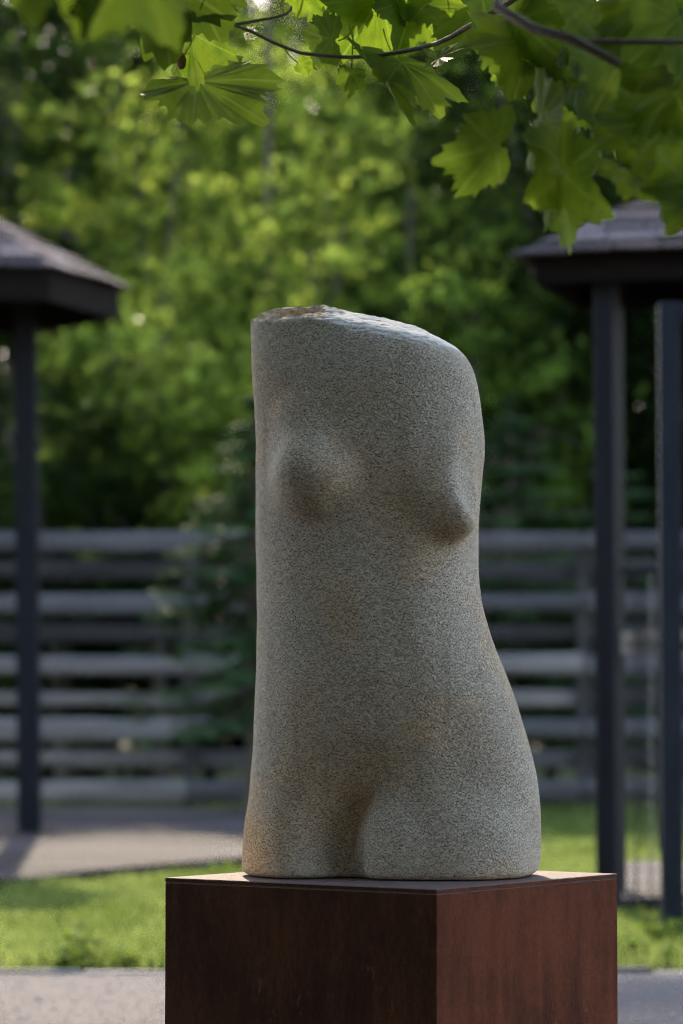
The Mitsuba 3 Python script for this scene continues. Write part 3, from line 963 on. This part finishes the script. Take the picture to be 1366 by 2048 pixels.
# ------------------------------------------------------------------ the plane tree over the camera
def plane_leaf(seed, curl=0.18, fold=0.22):
    """A five-lobed toothed leaf, base at the origin, tip along +x, face +z, tip one unit away."""
    r = np.random.default_rng(seed)
    key = [(0, 1.0), (10, .86), (22, .66), (34, .72), (46, .84), (60, .72), (74, .58), (88, .60), (104, .60), (122, .46), (150, .24), (172, .10)]
    ang, rad = [], []
    for i in range(len(key) - 1):
        (a0, r0), (a1, r1) = key[i], key[i + 1]
        steps = 3
        for q in range(steps):
            t = q / steps
            tooth = 0.0 if q == 0 else (0.045 if q == 1 else -0.02)
            ang.append(a0 + (a1 - a0) * t)
            rad.append((r0 + (r1 - r0) * t + tooth) * r.uniform(.94, 1.06))
    ang, rad = np.array(ang), np.array(rad)
    A = np.radians(np.r_[ang, 180, -ang[::-1][:-1]])
    R = np.r_[rad, .08, rad[::-1][:-1] * r.uniform(.9, 1.08)]
    n = len(A)
    ring = np.stack([R * np.cos(A), R * np.sin(A)], 1)
    pts = np.vstack([[[0, 0]], ring * .5, ring])
    rr = np.hypot(pts[:, 0], pts[:, 1])
    z = -curl * rr ** 2 + fold * np.abs(pts[:, 1]) * .6 + .035 * np.sin(7 * np.arctan2(pts[:, 1], pts[:, 0])) * rr + r.normal(0, .008, len(pts))
    v = np.column_stack([pts, z])
    f = []
    for i in range(n):
        j = (i + 1) % n
        f += [[0, 1 + i, 1 + j], [1 + i, 1 + n + i, 1 + n + j], [1 + i, 1 + n + j, 1 + j]]
    return v, np.array(f)


LEAVES = [plane_leaf(i, .05 + .07 * (i % 4), .14 + .13 * (i % 3)) for i in range(8)]
pl = thing('plane_tree', 'plane tree whose leafy branches hang into the top of the view', 'tree')


def leaf_between(base, tip, tilt, seed, bsdf):
    """One leaf from base to tip (points), its face turned by tilt degrees about its own length from facing -y."""
    v, f = LEAVES[seed % len(LEAVES)]
    u = tip - base
    s = np.linalg.norm(u)
    u = u / s
    n0 = np.array([0, -1.0, 0]) - u * np.dot([0, -1.0, 0], u)
    n0 /= np.linalg.norm(n0)
    w0 = np.cross(n0, u)
    a = math.radians(tilt)
    n = n0 * math.cos(a) + w0 * math.sin(a)
    w = np.cross(n, u)
    m = base + s * (v[:, :1] * u + v[:, 1:2] * w + v[:, 2:] * n)
    obj('leaf', (m, f), bsdf, pl, True, uv=v[:, :2])


P_, D_ = 'plane_leaf', 'plane_leaf_shaded'
LV = [  # base px, tip px, distance at base and tip, tilt, material
    (372, 150, 535, 240, 5.75, 5.65, 38, D_), (374, 60, 456, 108, 5.7, 5.6, -30, P_), (310, -70, 345, 105, 5.0, 4.9, 15, D_), (395, -40, 300, 80, 5.1, 5.0, -20, D_),
    (40, -150, 70, 45, 3.35, 3.3, 20, D_), (180, -160, 155, 62, 3.45, 3.4, -15, D_), (270, -120, 205, 50, 3.5, 3.4, 30, D_),
    (676, 82, 588, 62, 5.7, 5.75, 30, D_), (596, 126, 634, 138, 5.7, 5.7, 20, P_), (770, -20, 690, 112, 5.95, 5.9, 18, P_), (596, -30, 640, 32, 5.6, 5.6, -40, P_),
    (690, -40, 640, 40, 5.95, 5.9, 35, P_), (703, 138, 698, 196, 5.7, 5.7, 25, D_), (722, 112, 838, 234, 5.65, 5.6, 76, D_), (788, 112, 898, 206, 5.7, 5.6, 58, P_),
    (880, -40, 905, 92, 5.95, 5.9, 12, P_), (975, 10, 872, 96, 5.8, 5.75, -18, P_), (976, 86, 1010, 162, 5.5, 5.4, 66, P_), (1062, 40, 1040, 176, 5.2, 5.1, 10, P_),
    (1000, 0, 1112, 118, 5.2, 5.1, -25, P_), (1258, 85, 1195, 215, 5.0, 4.9, 15, P_), (1345, 65, 1262, 195, 4.9, 4.8, -12, P_), (1352, 200, 1318, 348, 4.75, 4.65, 14, P_),
    (1290, 215, 1262, 310, 4.9, 4.8, -30, P_), (1048, 276, 868, 328, 4.9, 4.85, 46, D_), (1055, 215, 1140, 292, 5.0, 4.9, -58, D_), (1100, 318, 1196, 424, 4.8, 4.7, -56, P_),
    (1150, 300, 1098, 400, 4.85, 4.75, 44, P_), (1400, 335, 1282, 392, 4.5, 4.45, 30, P_), (1420, 350, 1345, 450, 4.5, 4.4, -20, P_), (1232, 318, 1262, 388, 4.9, 4.85, 40, P_),
    (1165, 95, 1085, 205, 5.3, 5.25, 20, D_), (1185, 170, 1125, 268, 5.3, 5.3, -22, D_), (1205, -30, 1160, 88, 5.1, 5.0, 16, P_), (1305, -50, 1335, 92, 4.9, 4.8, -14, P_),
    (1390, 0, 1292, 108, 4.8, 4.7, 22, P_), (1125, -40, 1078, 74, 5.2, 5.2, -20, P_), (830, -20, 800, 112, 5.95, 5.9, 28, P_), (1130, 140, 1205, 226, 5.2, 5.1, 40, D_),
    (1330, 150, 1390, 262, 4.7, 4.6, -18, P_), (1245, -60, 1250, 60, 5.3, 5.3, 35, D_), (950, -60, 985, 60, 5.5, 5.4, 38, D_), (740, -70, 800, 40, 5.95, 5.9, -30, P_),
    (1075, 110, 985, 120, 5.35, 5.3, 52, P_), (1175, 40, 1120, 130, 5.15, 5.1, 60, D_), (1290, 120, 1370, 190, 5.0, 4.95, 25, D_), (1120, 320, 1075, 340, 4.9, 4.9, 20, P_),
    (1215, 285, 1160, 330, 5.0, 4.95, 60, D_), (1260, 330, 1330, 372, 4.85, 4.8, 64, D_), (870, 120, 935, 98, 5.55, 5.5, 58, D_)]
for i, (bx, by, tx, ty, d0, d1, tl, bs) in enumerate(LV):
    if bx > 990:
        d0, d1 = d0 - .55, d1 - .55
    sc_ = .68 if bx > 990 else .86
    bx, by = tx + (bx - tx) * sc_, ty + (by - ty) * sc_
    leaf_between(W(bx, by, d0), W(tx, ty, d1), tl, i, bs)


def branch(pts, r0, r1, name='twig', bs='twig_bark', n=18):
    P = [W(px, py, d) for px, py, d in pts]
    obj(name, tube(spline(P, n), np.linspace(r0, r1, n), 7), bs, pl, True)


# in-frame wood, running on out of the frame to the limb
branch([(1330, -330, 5.0), (1110, -60, 4.4), (990, 8, 4.2), (1060, 55, 4.15), (1150, 80, 4.1), (1240, 128, 4.1)], .013, .006, 'branch')
branch([(1600, -40, 5.0), (1480, 60, 4.3), (1366, 84, 4.1), (1270, 84, 4.1), (1170, 84, 4.12)], .007, .004)
branch([(1110, -60, 5.3), (960, 40, 5.45), (850, 94, 5.6), (690, 115, 5.7), (600, 106, 5.7), (520, 72, 5.7), (470, 49, 5.7), (400, 36, 5.7)], .0055, .0028)
branch([(470, 49, 5.7), (520, 40, 5.7), (575, 26, 5.7), (600, -60, 5.7)], .0035, .0018)
branch([(1150, 80, 5.15), (1160, 140, 5.1), (1166, 210, 5.0), (1150, 300, 4.9), (1185, 345, 4.85)], .004, .002)
branch([(400, 36, 5.7), (380, 90, 5.7), (363, 118, 5.7)], .0015, .0010)
branch([(363, 118, 5.7), (385, 100, 5.72), (410, 128, 5.72)], .0010, .0008)
s = trimesh.creation.icosphere(2, 0.011)
sv2 = s.vertices * (1 + .25 * np.random.default_rng(3).random((len(s.vertices), 1))) * [.7, .7, 1.3]
obj('seed_ball', trimesh.Trimesh(sv2 + W(363, 122, 5.7), s.faces, process=False), 'dead_leaf', pl)
# leaf stalks
st = []
for (bx, by, tx, ty, d0, d1, tl, bs) in LV:
    b, t_ = W(bx, by, d0), W(tx, ty, d1)
    u = (b - t_) / np.linalg.norm(b - t_)
    st.append(tube(spline([b, b + u * .02 + [0, 0, .012], b + u * .035 + [0, .004, .035]], 5), .0012, 4, False))
obj('leaf_stalks', cat_mesh(st), 'weed_leaf', pl)
# trunk, limbs and the crown overhead and behind the camera
TB = np.array([3.1, 2.2])
obj('trunk', tube(spline([[TB[0], TB[1], -.1], [TB[0] - .05, TB[1], 1.6], [TB[0] - .2, TB[1] + .05, 3.2], [TB[0] - .9, TB[1], 5.2]], 14), np.linspace(.19, .09, 14), 12), 'bark', pl, True)
limb_e = [W(1330, -330, 5.3), W(1600, -40, 5.0), np.array([-1.2, 2.6, 3.9]), np.array([-2.5, 1.0, 4.4]), np.array([1.0, -1.5, 4.6]), np.array([.4, 3.9, 3.6])]
lm = []
for q, e in enumerate(limb_e):
    s0 = np.array([TB[0] - .15, TB[1] + .04, 2.5 + .25 * q])
    lm.append(tube(spline([s0, s0 * .5 + e * .5 + [0, 0, .35], e], 10), np.linspace(.06, .016, 10), 8))
obj('limbs', cat_mesh(lm), 'bark', pl, True)
r = np.random.default_rng(90)
cc = []
BLOBS = [((-1.4, 1.2, 4.2), (3.0, 3.6, 1.8), 150), ((-1.0, 4.0, 4.4), (2.6, 1.6, 1.4), 60), ((-3.4, 6.6, 4.6), (2.2, 2.4, 1.2), 70), ((1.5, 1.3, 4.2), (1.4, 3.0, 1.5), 70), ((.80, 7.2, 3.4), (.60, .8, .35), 9)]  # unseen clumps, placed to block sky and shade the ground and hanging leaves
for bc, br, bn in BLOBS:
    q = 0
    while q < bn:
        p = np.array(bc) + r.uniform(-1, 1, 3) * br
        if (((p - bc) / br) ** 2).sum() > 1:
            continue
        if p[2] - .6 < .9 + .232 * max(p[1], 0) and abs(p[0]) < .13 * max(p[1], 0) + .8 and p[1] > -1.5:
            continue
        if bn > 20 and p[1] > 3 and p[2] - .65 < 1.6 + .62 * (p[1] - 5.4):      # keep the sun's way to the torso free
            continue
        cc.append(p)
        q += 1
k = obj('crown', leaf_cloud(np.array(cc), np.full(len(cc), .5), 80, .17, 91), 'crown_leaf', pl)
labels[k] = {'kind': 'stuff'}
